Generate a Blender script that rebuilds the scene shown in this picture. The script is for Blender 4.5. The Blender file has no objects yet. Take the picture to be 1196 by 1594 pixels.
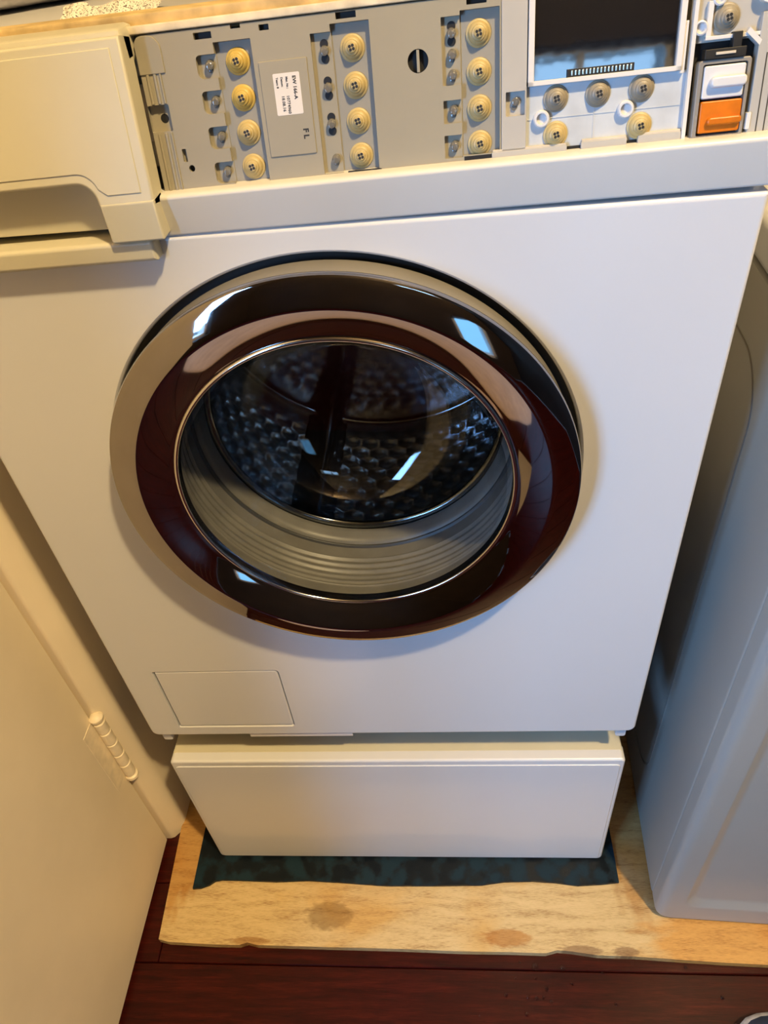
import bpy, bmesh, math, random
from mathutils import Vector, Matrix
random.seed(7)
S = bpy.context.scene
COL = S.collection
PI = math.pi

# ------------------------------------------------------------------ camera
FPX, YAW, PITCH, ROLL = 1144.58, -0.1261, 0.7295, 0.1213
CAM = Vector((0.0918, -0.4861, 1.1691))
fw = Vector((math.sin(YAW)*math.cos(PITCH), math.cos(YAW)*math.cos(PITCH), -math.sin(PITCH)))
rt = Vector((math.cos(YAW), -math.sin(YAW), 0))
dn = fw.cross(rt)
r2 = math.cos(ROLL)*rt + math.sin(ROLL)*dn
d2 = -math.sin(ROLL)*rt + math.cos(ROLL)*dn
cam = bpy.data.cameras.new('camera')
cam.sensor_fit = 'VERTICAL'; cam.sensor_height = 24.0; cam.lens = FPX/1594*24.0
cam.clip_start = 0.01
camo = bpy.data.objects.new('camera', cam); COL.objects.link(camo)
camo.matrix_world = Matrix(((r2.x, -d2.x, -fw.x, CAM.x), (r2.y, -d2.y, -fw.y, CAM.y),
                            (r2.z, -d2.z, -fw.z, CAM.z), (0, 0, 0, 1)))
S.camera = camo

def ray(px, py):
    return r2*((px-598)/FPX) + d2*((py-797)/FPX) + fw
def on_z(px, py, z):
    v = ray(px, py); return CAM + v*((z-CAM.z)/v.z)
def on_y(px, py, y=0.0):
    v = ray(px, py); return CAM + v*((y-CAM.y)/v.y)
def on_x(px, py, x):
    v = ray(px, py); return CAM + v*((x-CAM.x)/v.x)

# ------------------------------------------------------------------ world, lights, exposure
def lin(r, g, b):
    f = lambda c: (c/255/12.92) if c <= 10.31 else ((c/255+0.055)/1.055)**2.4
    return (f(r), f(g), f(b), 1.0)
w = bpy.data.worlds.new('sky'); S.world = w; w.use_nodes = True
bg = w.node_tree.nodes['Background']
bg.inputs['Color'].default_value = (0.35, 0.62, 1.0, 1); bg.inputs['Strength'].default_value = 1.6

def area(name, loc, target, sx, sy, power, color):
    l = bpy.data.lights.new(name, 'AREA'); l.shape = 'RECTANGLE'; l.size = sx; l.size_y = sy
    l.energy = power; l.color = color
    o = bpy.data.objects.new(name, l); COL.objects.link(o); o.location = loc
    o.rotation_euler = (Vector(target)-Vector(loc)).to_track_quat('-Z', 'Y').to_euler()
    return o
# daylight through the back windows; side window added for cool fill
area('cool_fill_side_window', (-0.97, -1.34, 1.10), (0.25, 0.0, 0.40), 0.50, 0.9, 50, (0.23, 0.51, 1.0))
area('daylight_back_window', (0.70, -2.40, 0.43), (0.70, 0.0, 0.43), 0.24, 0.42, 0.8, (0.10, 0.50, 1.0))
area('daylight_back_window_high', (0.60, -2.40, 1.50), (0.60, 0.0, 1.40), 0.46, 0.20, 2.2, (0.36, 0.64, 1.0))

S.view_settings.view_transform = 'Standard'
S.view_settings.look = 'None'
S.view_settings.exposure = 0.0
S.view_settings.gamma = 1.0
S.view_settings.use_curve_mapping = False

# ------------------------------------------------------------------ materials
def nodes(name):
    m = bpy.data.materials.new(name); m.use_nodes = True
    nt = m.node_tree; return m, nt, nt.nodes['Principled BSDF']
def N(nt, t, **k):
    n = nt.nodes.new(t)
    for a, b in k.items(): setattr(n, a, b)
    return n
def ramp(nt, fac, stops):
    r = N(nt, 'ShaderNodeValToRGB'); e = r.color_ramp.elements
    while len(e) < len(stops): e.new(0.5)
    for i, (p, c) in enumerate(stops): e[i].position = p; e[i].color = c
    nt.links.new(fac, r.inputs[0]); return r.outputs[0]
def noise(nt, scale, detail=4, rough=0.5, sc=(1, 1, 1), dist=0.0, off=(0, 0, 0)):
    tc = N(nt, 'ShaderNodeNewGeometry')
    mp = N(nt, 'ShaderNodeMapping'); mp.inputs['Scale'].default_value = sc; mp.inputs['Location'].default_value = off
    nt.links.new(tc.outputs['Position'], mp.inputs[0])
    n = N(nt, 'ShaderNodeTexNoise'); n.inputs['Scale'].default_value = scale
    n.inputs['Detail'].default_value = detail; n.inputs['Roughness'].default_value = rough
    n.inputs['Distortion'].default_value = dist
    nt.links.new(mp.outputs[0], n.inputs['Vector']); return n.outputs['Fac']
def bump(nt, b, fac, strength, dist=0.001):
    n = N(nt, 'ShaderNodeBump'); n.inputs['Strength'].default_value = strength; n.inputs['Distance'].default_value = dist
    nt.links.new(fac, n.inputs['Height']); nt.links.new(n.outputs[0], b.inputs['Normal'])
def simple(name, c, rough=0.4, metal=0.0, coat=0.0, spec=0.5, var=0.06, vs=30, bmp=0.0, bs=300):
    m, nt, b = nodes(name)
    b.inputs['Roughness'].default_value = rough; b.inputs['Metallic'].default_value = metal
    b.inputs['Coat Weight'].default_value = coat; b.inputs['Specular IOR Level'].default_value = spec
    if var:
        lo = tuple(x*(1-var) for x in c[:3])+(1,); hi = tuple(min(1, x*(1+var)) for x in c[:3])+(1,)
        nt.links.new(ramp(nt, noise(nt, vs), [(0.3, lo), (0.7, hi)]), b.inputs['Base Color'])
    else: b.inputs['Base Color'].default_value = c
    if bmp: bump(nt, b, noise(nt, bs, 3), bmp)
    return m
M = {}
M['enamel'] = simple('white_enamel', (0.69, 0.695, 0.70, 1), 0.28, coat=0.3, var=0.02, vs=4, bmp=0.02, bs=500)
M['lip'] = simple('white_plastic_trim', (0.66, 0.645, 0.60, 1), 0.36, var=0.03, vs=8)
M['cream'] = simple('yellowed_cream_plastic', (0.60, 0.56, 0.41, 1), 0.38, var=0.04, vs=10)
M['creamdirty'] = simple('stained_cream_plastic', (0.72, 0.62, 0.44, 1), 0.5, var=0.22, vs=70)
M['carrier'] = simple('beige_grey_plastic', (0.32, 0.29, 0.215, 1), 0.5, var=0.03, vs=12)
M['carrierd'] = simple('beige_grey_plastic_recess', (0.29, 0.275, 0.23, 1), 0.5, var=0.03, vs=12)
M['board'] = simple('white_plastic_cool_tint', (0.52, 0.55, 0.57, 1), 0.35, var=0.10, vs=60)  # white plastic; the blue tint puts cool light into the colour
M['grey'] = simple('light_grey_plastic', (0.45, 0.43, 0.385, 1), 0.4, var=0.04, vs=20)
M['tan'] = simple('aged_tan_plastic', (0.60, 0.53, 0.41, 1), 0.5, var=0.1, vs=60)
M['black'] = simple('black_void', (0.006, 0.006, 0.007, 1), 0.6, var=0)  # solid black for the shade in holes and gaps, and the subfloor
M['darkplastic'] = simple('dark_grey_plastic', (0.016, 0.015, 0.014, 1), 0.5, var=0.1)
M['rubbery'] = simple('yellow_rubber', (0.54, 0.38, 0.09, 1), 0.45, var=0.06, vs=90)
M['rubberyp'] = simple('pale_yellow_rubber', (0.48, 0.375, 0.165, 1), 0.45, var=0.06, vs=90)
M['rubberg'] = simple('taupe_rubber', (0.28, 0.245, 0.18, 1), 0.45, var=0.06, vs=90)
M['chrome'] = simple('dark_chrome', (0.35, 0.32, 0.305, 1), 0.035, metal=1.0, var=0.05, vs=25, bmp=0.0)
M['silver'] = simple('bright_chrome', (0.75, 0.72, 0.68, 1), 0.12, metal=1.0, var=0)
M['rimgrey'] = simple('grey_door_plastic', (0.21, 0.20, 0.185, 1), 0.32, var=0.06, vs=18)
M['gasket'] = simple('grey_rubber_gasket', (0.165, 0.158, 0.142, 1), 0.42, var=0.12, vs=40, bmp=0.1, bs=120)
M['gasketd'] = simple('dark_rubber_lip', (0.05, 0.05, 0.05, 1), 0.4, var=0.1)
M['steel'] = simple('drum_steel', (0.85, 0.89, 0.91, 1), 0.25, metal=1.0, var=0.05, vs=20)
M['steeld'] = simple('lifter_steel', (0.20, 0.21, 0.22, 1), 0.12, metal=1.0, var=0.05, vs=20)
M['orange'] = simple('orange_plastic', (0.58, 0.15, 0.003, 1), 0.35, var=0.22, vs=90)
M['keywhite'] = simple('white_key_plastic', (0.66, 0.66, 0.66, 1), 0.3, var=0.02)
M['bezel'] = simple('taupe_bezel', (0.26, 0.24, 0.21, 1), 0.4, var=0.05)
M['label'] = simple('white_paper_label', (0.74, 0.70, 0.66, 1), 0.6, var=0.03)
M['ink'] = simple('black_ink', (0.015, 0.015, 0.016, 1), 0.6, var=0)
M['pin'] = simple('contact_pin_metal', (0.75, 0.72, 0.6, 1), 0.3, metal=1.0, var=0)
M['ochre'] = simple('ochre_aged_strip', (0.60, 0.44, 0.20, 1), 0.6, var=0.3, vs=60)
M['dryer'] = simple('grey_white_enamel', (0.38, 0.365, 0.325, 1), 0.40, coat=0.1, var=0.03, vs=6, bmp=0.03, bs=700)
M['seam'] = simple('dark_seam', (0.05, 0.045, 0.035, 1), 0.6, var=0)
M['door'] = simple('cream_door_paint', (0.86, 0.74, 0.53, 1), 0.42, var=0.05, vs=7, bmp=0.35, bs=22)
M['wall'] = simple('brown_wall_panelling', (0.035, 0.022, 0.014, 1), 0.6, var=0.2, vs=5, bmp=0.1, bs=200)
M['ceil'] = simple('ceiling_paint', (0.16, 0.12, 0.08, 1), 0.8, var=0.03, vs=4)
M['hinge'] = simple('painted_hinge', (0.86, 0.74, 0.53, 1), 0.4, var=0.1, vs=80)
M['cloth'] = simple('navy_cloth', (0.012, 0.02, 0.045, 1), 0.8, var=0.3, vs=60)
M['clothg'] = simple('grey_cloth', (0.42, 0.41, 0.42, 1), 0.85, var=0.25, vs=120, bmp=0.3, bs=500)
M['prop'] = simple('beige_prop', (0.62, 0.47, 0.37, 1), 0.9, var=0.1, vs=80, bmp=0.3, bs=500)
M['frame'] = simple('white_window_paint', (0.7, 0.68, 0.64, 1), 0.4, var=0.03)

def mat_floor():
    m, nt, b = nodes('dark_red_wood')
    f = noise(nt, 9, 6, 0.6, (1.2, 16, 16), 0.6)
    g = noise(nt, 60, 4, 0.6, (1.0, 20, 20), 0.2)
    mx = N(nt, 'ShaderNodeMix', data_type='FLOAT'); mx.inputs[0].default_value = 0.4
    nt.links.new(f, mx.inputs[2]); nt.links.new(g, mx.inputs[3])
    c = ramp(nt, mx.outputs[0], [(0.3, lin(26, 5, 3)), (0.5, lin(50, 9, 5)), (0.72, lin(80, 22, 12))])
    nt.links.new(c, b.inputs['Base Color']); b.inputs['Roughness'].default_value = 0.36; b.inputs['Specular IOR Level'].default_value = 0.18
    bump(nt, b, g, 0.12, 0.0006); return m
M['floor'] = mat_floor()
def mat_ply():
    m, nt, b = nodes('plywood')
    f = noise(nt, 14, 6, 0.65, (1.0, 7, 3), 0.5)
    g = noise(nt, 130, 4, 0.6, (0.8, 14, 4), 0.2)
    mx = N(nt, 'ShaderNodeMix', data_type='FLOAT'); mx.inputs[0].default_value = 0.55
    nt.links.new(f, mx.inputs[2]); nt.links.new(g, mx.inputs[3])
    c = ramp(nt, mx.outputs[0], [(0.34, lin(142, 100, 52)), (0.5, lin(204, 178, 126)), (0.7, lin(218, 192, 142))])
    # varnished orange patches
    h = noise(nt, 5.5, 3, 0.5, (1, 1.6, 1), 0.3, (3.1, 0.4, 0))
    hr = ramp(nt, h, [(0.5, (0, 0, 0, 1)), (0.62, (1, 1, 1, 1))])
    m1 = N(nt, 'ShaderNodeMix', data_type='RGBA', blend_type='MULTIPLY')
    nt.links.new(hr, m1.inputs[0]); nt.links.new(c, m1.inputs[6]); m1.inputs[7].default_value = (0.95, 0.80, 0.55, 1)
    prev = m1.outputs[2]
    # round damp stains, torn veneer spots, varnish zones; browner patch beside the dryer
    geo = N(nt, 'ShaderNodeNewGeometry')
    for (px, py, rx, ry, amt, col) in ((513, 1425, 0.036, 0.020, 0.8, (0.52, 0.46, 0.36, 1)),
                                       (790, 1460, 0.035, 0.012, 0.9, (0.72, 0.48, 0.26, 1)),
                                       (905, 1480, 0.030, 0.007, 0.9, (0.50, 0.42, 0.40, 1)),
                                       (975, 1482, 0.018, 0.007, 0.9, (0.50, 0.42, 0.40, 1)),
                                       (390, 1465, 0.030, 0.006, 0.8, (0.62, 0.44, 0.26, 1)), (1150, 1468, 0.13, 0.05, 0.8, (0.95, 0.62, 0.22, 1)), (300, 1290, 0.04, 0.13, 0.8, (0.75, 0.50, 0.20, 1)), (980, 1300, 0.05, 0.12, 0.7, (0.7, 0.5, 0.3, 1))):
        p = on_z(px, py, 0)
        mp = N(nt, 'ShaderNodeMapping'); mp.vector_type = 'POINT'
        mp.inputs['Location'].default_value = (-p.x/rx, -p.y/ry, 0); mp.inputs['Scale'].default_value = (1/rx, 1/ry, 0)
        nt.links.new(geo.outputs['Position'], mp.inputs[0])
        nn = N(nt, 'ShaderNodeTexNoise'); nn.inputs['Scale'].default_value = 2.5; nt.links.new(mp.outputs[0], nn.inputs['Vector'])
        ln = N(nt, 'ShaderNodeVectorMath', operation='LENGTH'); nt.links.new(mp.outputs[0], ln.inputs[0])
        ad = N(nt, 'ShaderNodeMath', operation='ADD'); nt.links.new(ln.outputs['Value'], ad.inputs[0]); nt.links.new(nn.outputs['Fac'], ad.inputs[1])
        rr = ramp(nt, ad.outputs[0], [(0.0, (amt,)*3+(1,)), (1.0, (0, 0, 0, 1))])
        nt.nodes[-1]
        e = rr.node.color_ramp.elements; e[0].position = 0.78; e[1].position = 1.0
        sc = N(nt, 'ShaderNodeMath', operation='MULTIPLY'); sc.inputs[1].default_value = 0.62
        nt.links.new(ad.outputs[0], sc.inputs[0]); nt.links.new(sc.outputs[0], rr.node.inputs[0])
        m2 = N(nt, 'ShaderNodeMix', data_type='RGBA', blend_type='MULTIPLY')
        nt.links.new(rr, m2.inputs[0]); nt.links.new(prev, m2.inputs[6]); m2.inputs[7].default_value = col
        prev = m2.outputs[2]
    nt.links.new(prev, b.inputs['Base Color']); b.inputs['Roughness'].default_value = 0.5
    bump(nt, b, g, 0.25, 0.0008); return m
M['ply'] = mat_ply()
def mat_mat():
    m, nt, b = nodes('teal_rubber')
    f = noise(nt, 45, 3, 0.5)
    c = ramp(nt, f, [(0.42, lin(10, 38, 50)), (0.56, lin(3, 14, 22))])
    nt.links.new(c, b.inputs['Base Color'])
    rg = ramp(nt, f, [(0.5, (0.6,)*3+(1,)), (0.58, (0.38,)*3+(1,))]); nt.links.new(rg, b.inputs['Roughness'])
    b.inputs['Specular IOR Level'].default_value = 0.25
    bump(nt, b, noise(nt, 700, 2), 0.15); return m
M['mat'] = mat_mat()
def mat_glass(name, tint, gloss=0.03, base=0.03, ior=1.5):
    m = bpy.data.materials.new(name); m.use_nodes = True; nt = m.node_tree; nt.nodes.clear()
    o = N(nt, 'ShaderNodeOutputMaterial'); mx = N(nt, 'ShaderNodeMixShader')
    t = N(nt, 'ShaderNodeBsdfTransparent'); t.inputs[0].default_value = tint
    g = N(nt, 'ShaderNodeBsdfGlossy'); g.inputs['Roughness'].default_value = gloss
    lw = N(nt, 'ShaderNodeLayerWeight'); lw.inputs[0].default_value = 0.5
    pw = N(nt, 'ShaderNodeMath', operation='POWER'); pw.inputs[1].default_value = 4.0
    nt.links.new(lw.outputs['Facing'], pw.inputs[0])
    f0 = ((ior-1)/(ior+1))**2
    fr = N(nt, 'ShaderNodeMath', operation='MULTIPLY_ADD'); fr.inputs[1].default_value = 0.75-f0; fr.inputs[2].default_value = f0
    nt.links.new(pw.outputs[0], fr.inputs[0])
    nt.links.new(fr.outputs[0], mx.inputs[0]); nt.links.new(t.outputs[0], mx.inputs[1]); nt.links.new(g.outputs[0], mx.inputs[2])
    nt.links.new(mx.outputs[0], o.inputs[0]); return m
M['glass'] = mat_glass('door_glass', (0.96, 0.97, 0.975, 1), 0.02)
M['clear'] = simple('clear_light_guide', (0.27, 0.26, 0.235, 1), 0.08, coat=0.6, var=0)
M['clear'].node_tree.nodes['Principled BSDF'].inputs['Transmission Weight'].default_value = 0.45
M['pane'] = mat_glass('window_pane', (0.97, 0.98, 0.98, 1), 0.01)
M['drop'] = simple('water', (1, 1, 1, 1), 0.0, var=0)
M['drop'].node_tree.nodes['Principled BSDF'].inputs['Transmission Weight'].default_value = 1.0
M['drop'].node_tree.nodes['Principled BSDF'].inputs['IOR'].default_value = 1.33
def mat_display():
    m, nt, b = nodes('black_display_glass')
    b.inputs['Base Color'].default_value = (0.004, 0.005, 0.008, 1); b.inputs['Roughness'].default_value = 0.04
    b.inputs['Specular IOR Level'].default_value = 0.9; b.inputs['Coat Weight'].default_value = 1.0
    bump(nt, b, noise(nt, 60, 2), 0.03, 0.002); return m
M['display'] = mat_display()
def mat_paper():
    m, nt, b = nodes('printed_paper')
    f = noise(nt, 900, 2, 0.5, (1, 1, 1))
    c = ramp(nt, f, [(0.40, (0.10, 0.08, 0.07, 1)), (0.45, (0.78, 0.72, 0.62, 1))])
    nt.links.new(c, b.inputs['Base Color']); b.inputs['Roughness'].default_value = 0.7; return m
M['paper'] = mat_paper()
def mat_emit(name, c, s):
    m, nt, b = nodes(name); b.inputs['Base Color'].default_value = c
    b.inputs['Emission Color'].default_value = c; b.inputs['Emission Strength'].default_value = s; return m

# ------------------------------------------------------------------ object helpers
WL = {}
def wl(o): return WL[o.name] if o is not None else Vector((0, 0, 0))
def empty(name, loc):
    o = bpy.data.objects.new(name, None); COL.objects.link(o); o.location = loc; o.empty_display_size = 0.05
    WL[o.name] = Vector(loc); return o
def tag(o, label=None, cat=None, group=None, kind=None):
    if label: o['label'] = label
    if cat: o['category'] = cat
    if group: o['group'] = group
    if kind: o['kind'] = kind
    return o
def mk(name, bm, mat, parent=None, smooth=35, label=None):
    bmesh.ops.remove_doubles(bm, verts=bm.verts, dist=1e-6)
    bmesh.ops.recalc_face_normals(bm, faces=bm.faces)
    me = bpy.data.meshes.new(name); bm.to_mesh(me); bm.free()
    return mkm(name, me, mat, parent, smooth, label)
def mkm(name, me, mat, parent=None, smooth=35, label=None):
    xs = [v.co for v in me.vertices]
    lo = Vector([min(c[i] for c in xs) for i in range(3)]); hi = Vector([max(c[i] for c in xs) for i in range(3)])
    c = (lo+hi)/2
    if parent is None: c.z = lo.z
    me.transform(Matrix.Translation(-c))
    mats = mat if isinstance(mat, (list, tuple)) else [mat]
    if not me.materials:
        for k in mats: me.materials.append(M[k])
    if smooth:
        me.polygons.foreach_set('use_smooth', [True]*len(me.polygons)); me.set_sharp_from_angle(angle=math.radians(smooth))
    o = bpy.data.objects.new(name, me); COL.objects.link(o)
    if smooth:
        wn = o.modifiers.new('weighted_normals', 'WEIGHTED_NORMAL'); wn.keep_sharp = True; wn.weight = 80
    o.parent = parent; o.location = c-wl(parent); WL[o.name] = c
    if label: o['label'] = label
    return o
def dupe(o, world, parent):
    c = bpy.data.objects.new(o.name.split('.')[0], o.data); COL.objects.link(c)
    c.parent = parent; c.location = Vector(world)-wl(parent); WL[c.name] = Vector(world); return c
def cut(o, bm):
    bmesh.ops.recalc_face_normals(bm, faces=bm.faces)
    me = bpy.data.meshes.new('cutter'); bm.to_mesh(me); bm.free()
    c = bpy.data.objects.new('cutter', me); COL.objects.link(c)
    o.modifiers.clear(); md = o.modifiers.new('b', 'BOOLEAN'); md.object = c; md.operation = 'DIFFERENCE'; md.solver = 'EXACT'; md.use_self = True
    bpy.context.view_layer.update()
    dg = bpy.context.evaluated_depsgraph_get()
    nm = bpy.data.meshes.new_from_object(o.evaluated_get(dg))
    o.modifiers.clear(); old = o.data; o.data = nm; nm.name = o.name
    bpy.data.objects.remove(c); bpy.data.meshes.remove(me); bpy.data.meshes.remove(old)
    nm.polygons.foreach_set('use_smooth', [True]*len(nm.polygons)); nm.set_sharp_from_angle(angle=math.radians(35))
    wn = o.modifiers.new('weighted_normals', 'WEIGHTED_NORMAL'); wn.keep_sharp = True; wn.weight = 80
IDM = lambda a, b, c: Vector((a, b, c))
def loops(bm, L, close=True, cap0=True, cap1=True, mi=0):
    R = [[bm.verts.new(p) for p in l] for l in L]
    n = len(R[0])
    for i in range(len(R)-1):
        for j in range(n if close else n-1):
            f = bm.faces.new((R[i][j], R[i][(j+1) % n], R[i+1][(j+1) % n], R[i+1][j])); f.material_index = mi
    if cap0: bm.faces.new(R[0]).material_index = mi
    if cap1: bm.faces.new(list(reversed(R[-1]))).material_index = mi
def box(bm, x0, x1, y0, y1, z0, z1, bev=0.0, mp=IDM, seg=2):
    t = bmesh.new()
    r = bmesh.ops.create_cube(t, size=1)
    for v in t.verts: v.co = Vector(((x0+x1)/2+v.co.x*(x1-x0), (y0+y1)/2+v.co.y*(y1-y0), (z0+z1)/2+v.co.z*(z1-z0)))
    if bev: bmesh.ops.bevel(t, geom=t.edges[:], offset=bev, segments=seg, affect='EDGES', profile=0.5)
    for v in t.verts: v.co = mp(*v.co)
    me = bpy.data.meshes.new('t'); t.to_mesh(me); t.free(); bm.from_mesh(me); bpy.data.meshes.remove(me)
def rrect(a0, a1, b0, b1, r, n=6):
    rs = r if isinstance(r, (tuple, list)) else (r,)*4      # corners: (a0,b0) (a1,b0) (a1,b1) (a0,b1)
    P = []
    for k, (ca, cb, sa, sb) in enumerate(((a0, b0, 1, 1), (a1, b0, -1, 1), (a1, b1, -1, -1), (a0, b1, 1, -1))):
        R = max(rs[k], 1e-5); x, y = ca+sa*R, cb+sb*R; s = PI+k*PI/2
        for i in range(n+1):
            t = s+i/n*PI/2; P.append((x+R*math.cos(t), y+R*math.sin(t)))
    return P
def slab(bm, a0, a1, b0, b1, c0, c1, r=0.005, bev=0.002, mp=None, mi=0):
    """rounded rectangle in (a,b); front face at c0 with a rounded edge, back at c1"""
    rs = r if isinstance(r, (tuple, list)) else (r,)*4
    L = []
    sg = 1 if c1 > c0 else -1
    for k in range(4):
        t = k/3*PI/2; ins = bev*(1-math.sin(t)); d = bev*(1-math.cos(t))
        L.append([mp(a, b, c0+sg*d) for a, b in rrect(a0+ins, a1-ins, b0+ins, b1-ins, [max(q-ins, 2e-5) for q in rs])])
    L.append([mp(a, b, c1) for a, b in rrect(a0, a1, b0, b1, rs)])
    loops(bm, L, mi=mi)
FR = lambda a, b, c: Vector((a, c, b))            # front plane: a=x, b=z, c=y
def prism(bm, poly, c0, c1, mp=FR, mi=0):
    loops(bm, [[mp(a, b, c0) for a, b in poly], [mp(a, b, c1) for a, b in poly]], mi=mi)
def lathe(bm, prof, cx=0.0, cz=0.0, seg=96, mp=None, cap0=False, cap1=False, mi=0, closed=False):
    L = []
    for r, y in prof:
        if mp: L.append([mp(cx+r*math.cos(2*PI*j/seg), cz+r*math.sin(2*PI*j/seg), y) for j in range(seg)])
        else: L.append([Vector((cx+r*math.cos(2*PI*j/seg), y, cz+r*math.sin(2*PI*j/seg))) for j in range(seg)])
    if closed: L.append(L[0])
    loops(bm, L, cap0=cap0, cap1=cap1, mi=mi)
def tube(bm, pts, r, seg=10, cap=True):
    L = []; pts = [Vector(p) for p in pts]
    for i, p in enumerate(pts):
        d = (pts[min(i+1, len(pts)-1)]-pts[max(i-1, 0)]).normalized()
        a = d.orthogonal().normalized(); b = d.cross(a)
        L.append([p+a*r*math.cos(2*PI*j/seg)+b*r*math.sin(2*PI*j/seg) for j in range(seg)])
    loops(bm, L, cap0=cap, cap1=cap)
nb = bmesh.new

# ================================================================== SETTING
XL, XR, YB, YF, ZC, ZF = -0.85, 1.02, -2.25, 0.75, 3.20, -0.012
def struct(name, bm, mat, parent=None, label=None, cat=None, smooth=0):
    o = mk(name, bm, mat, parent, smooth)
    if parent is None: tag(o, label, cat, None, 'structure')
    return o
# floor: planks running left to right over a dark subfloor
bm = nb(); box(bm, XL, XR, YB, YF, ZF-0.05, ZF-0.0185)
floor = struct('floor', bm, 'black', None, 'dark red brown wooden plank floor in front of the machines', 'floor')
yb = -0.146
k0 = int((YB-yb)/0.112)-1
for k in range(k0, 9):
    y0, y1 = yb+k*0.112, yb+(k+1)*0.112
    y0, y1 = max(y0, YB), min(y1, YF)
    if y1-y0 < 0.01: continue
    sp = random.uniform(-0.9, -0.6)
    for x0, x1 in ((XL, -0.3655 if k == 0 else sp), (-0.3655 if k == 0 else sp, XR)):
        bm = nb(); box(bm, x0+0.0006, x1-0.0006, y0+0.0006, y1-0.0006, ZF-0.0185, ZF, 0.0012, seg=1)
        mk('plank', bm, 'floor', floor, 30)
# walls
bm = nb(); box(bm, XR, XR+0.1, YB, YF, ZF, ZC)
struct('wall_right', bm, 'wall', None, 'dark brown wall beyond the dryer', 'wall')
bm = nb(); box(bm, XL, XR, YF, YF+0.1, ZF, ZC)
struct('wall_rear', bm, 'wall', None, 'dark brown wall behind the washing machine', 'wall')
bm = nb()
WY0, WY1, WZ0, WZ1 = -1.63, -1.05, 0.62, 1.58
box(bm, XL-0.1, XL, YB, WY0, ZF, ZC); box(bm, XL-0.1, XL, WY1, YF, ZF, ZC)
box(bm, XL-0.1, XL, WY0, WY1, ZF, WZ0); box(bm, XL-0.1, XL, WY0, WY1, WZ1, ZC)
struct('wall_left', bm, 'wall', None, 'dark brown wall with an added window behind the open door', 'wall')
bm = nb()
VX0, VX1, VZ0, VZ1 = 0.56, 0.84, 0.20, 0.66
box(bm, XL, 0.38, YB-0.1, YB, ZF, ZC); box(bm, 0.38, VX0, YB-0.1, YB, ZF, 1.38); box(bm, 0.38, VX0, YB-0.1, YB, 1.62, ZC); box(bm, 0.86, XR, YB-0.1, YB, ZF, ZC)
box(bm, VX0, VX1, YB-0.1, YB, ZF, VZ0); box(bm, VX0, 0.86, YB-0.1, YB, VZ1, 1.38); box(bm, VX0, 0.86, YB-0.1, YB, 1.62, ZC); box(bm, VX1, 0.86, YB-0.1, YB, ZF, VZ1)
struct('wall_back', bm, 'wall', None, 'dark brown wall facing the washing machine with two small windows', 'wall')
bm = nb(); box(bm, XL, XR, YB, YF, ZC, ZC+0.1)
struct('ceiling', bm, 'ceil', None, 'pale painted ceiling above the laundry corner', 'ceiling')
bm = nb(); box(bm, XL, -0.46, 0.06, 0.16, ZF, ZC); box(bm, -0.52, -0.46, 0.16, YF, ZF, ZC)
struct('wall_alcove', bm, 'wall', None, 'partition wall closing the alcove left of the washing machine', 'wall')
# windows
def window(name, mpf, a0, a1, b0, b1, label, mull):
    bm = nb(); t = 0.028
    for q in ((a0, a1, b0, b0+t), (a0, a1, b1-t, b1), (a0, a0+t, b0, b1), (a1-t, a1, b0, b1)): box(bm, q[0], q[1], -0.02, 0.03, q[2], q[3], 0.003, mpf)
    f = mk(name, bm, 'frame', None, 30); tag(f, label, 'window', None, 'structure')
    n = len(mull)+1; ed = [a0+t]+list(mull)+[a1-t]
    for q in mull:
        bm = nb(); box(bm, q-0.012, q+0.012, -0.018, 0.028, b0+t, b1-t, 0.003, mpf); mk('mullion', bm, 'frame', f, 30)
    for i in range(n):
        bm = nb(); box(bm, ed[i], ed[i+1], 0.0, 0.004, b0+t, b1-t, 0, mpf); mk('pane', bm, 'pane', f, 0)
window('window_1', lambda a, b, c: Vector((a, YB-0.05+b, c)), VX0, VX1, VZ0, VZ1, 'low white framed window opposite the washing machine', ())
window('window_3', lambda a, b, c: Vector((a, YB-0.05+b, c)), 0.38, 0.86, 1.38, 1.62, 'narrow white framed window set high opposite the washing machine', (0.56,))
window('added_side_window', lambda a, b, c: Vector((XL-0.05-b, a, c)), WY0, WY1, WZ0, WZ1, 'added wide white framed window behind the open door', (-1.34,))  # unseen window added to cool the light on the right side
# door frame post
bm = nb()
prism(bm, [(-0.46, 0.036), (-0.393, 0.036), (-0.387, 0.0385), (-0.377, 0.050), (-0.3735, 0.058), (-0.3725, 0.066), (-0.3725, 0.17), (-0.46, 0.17)],
      ZF+0.001, 2.06, lambda a, b, c: Vector((a, b, c)))
jamb = mk('trim_1', bm, 'door', None, 40); tag(jamb, 'cream painted door frame post left of the washing machine', 'door frame', None, 'structure')
# open door leaf
bm = nb(); box(bm, -0.433, -0.3955, -0.59, 0.0305, -0.002, 2.03, 0.0015)
door = mk('door_1', bm, 'door', None, 30); tag(door, 'cream painted door standing open beside the washing machine', 'door', None, 'structure')
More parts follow.
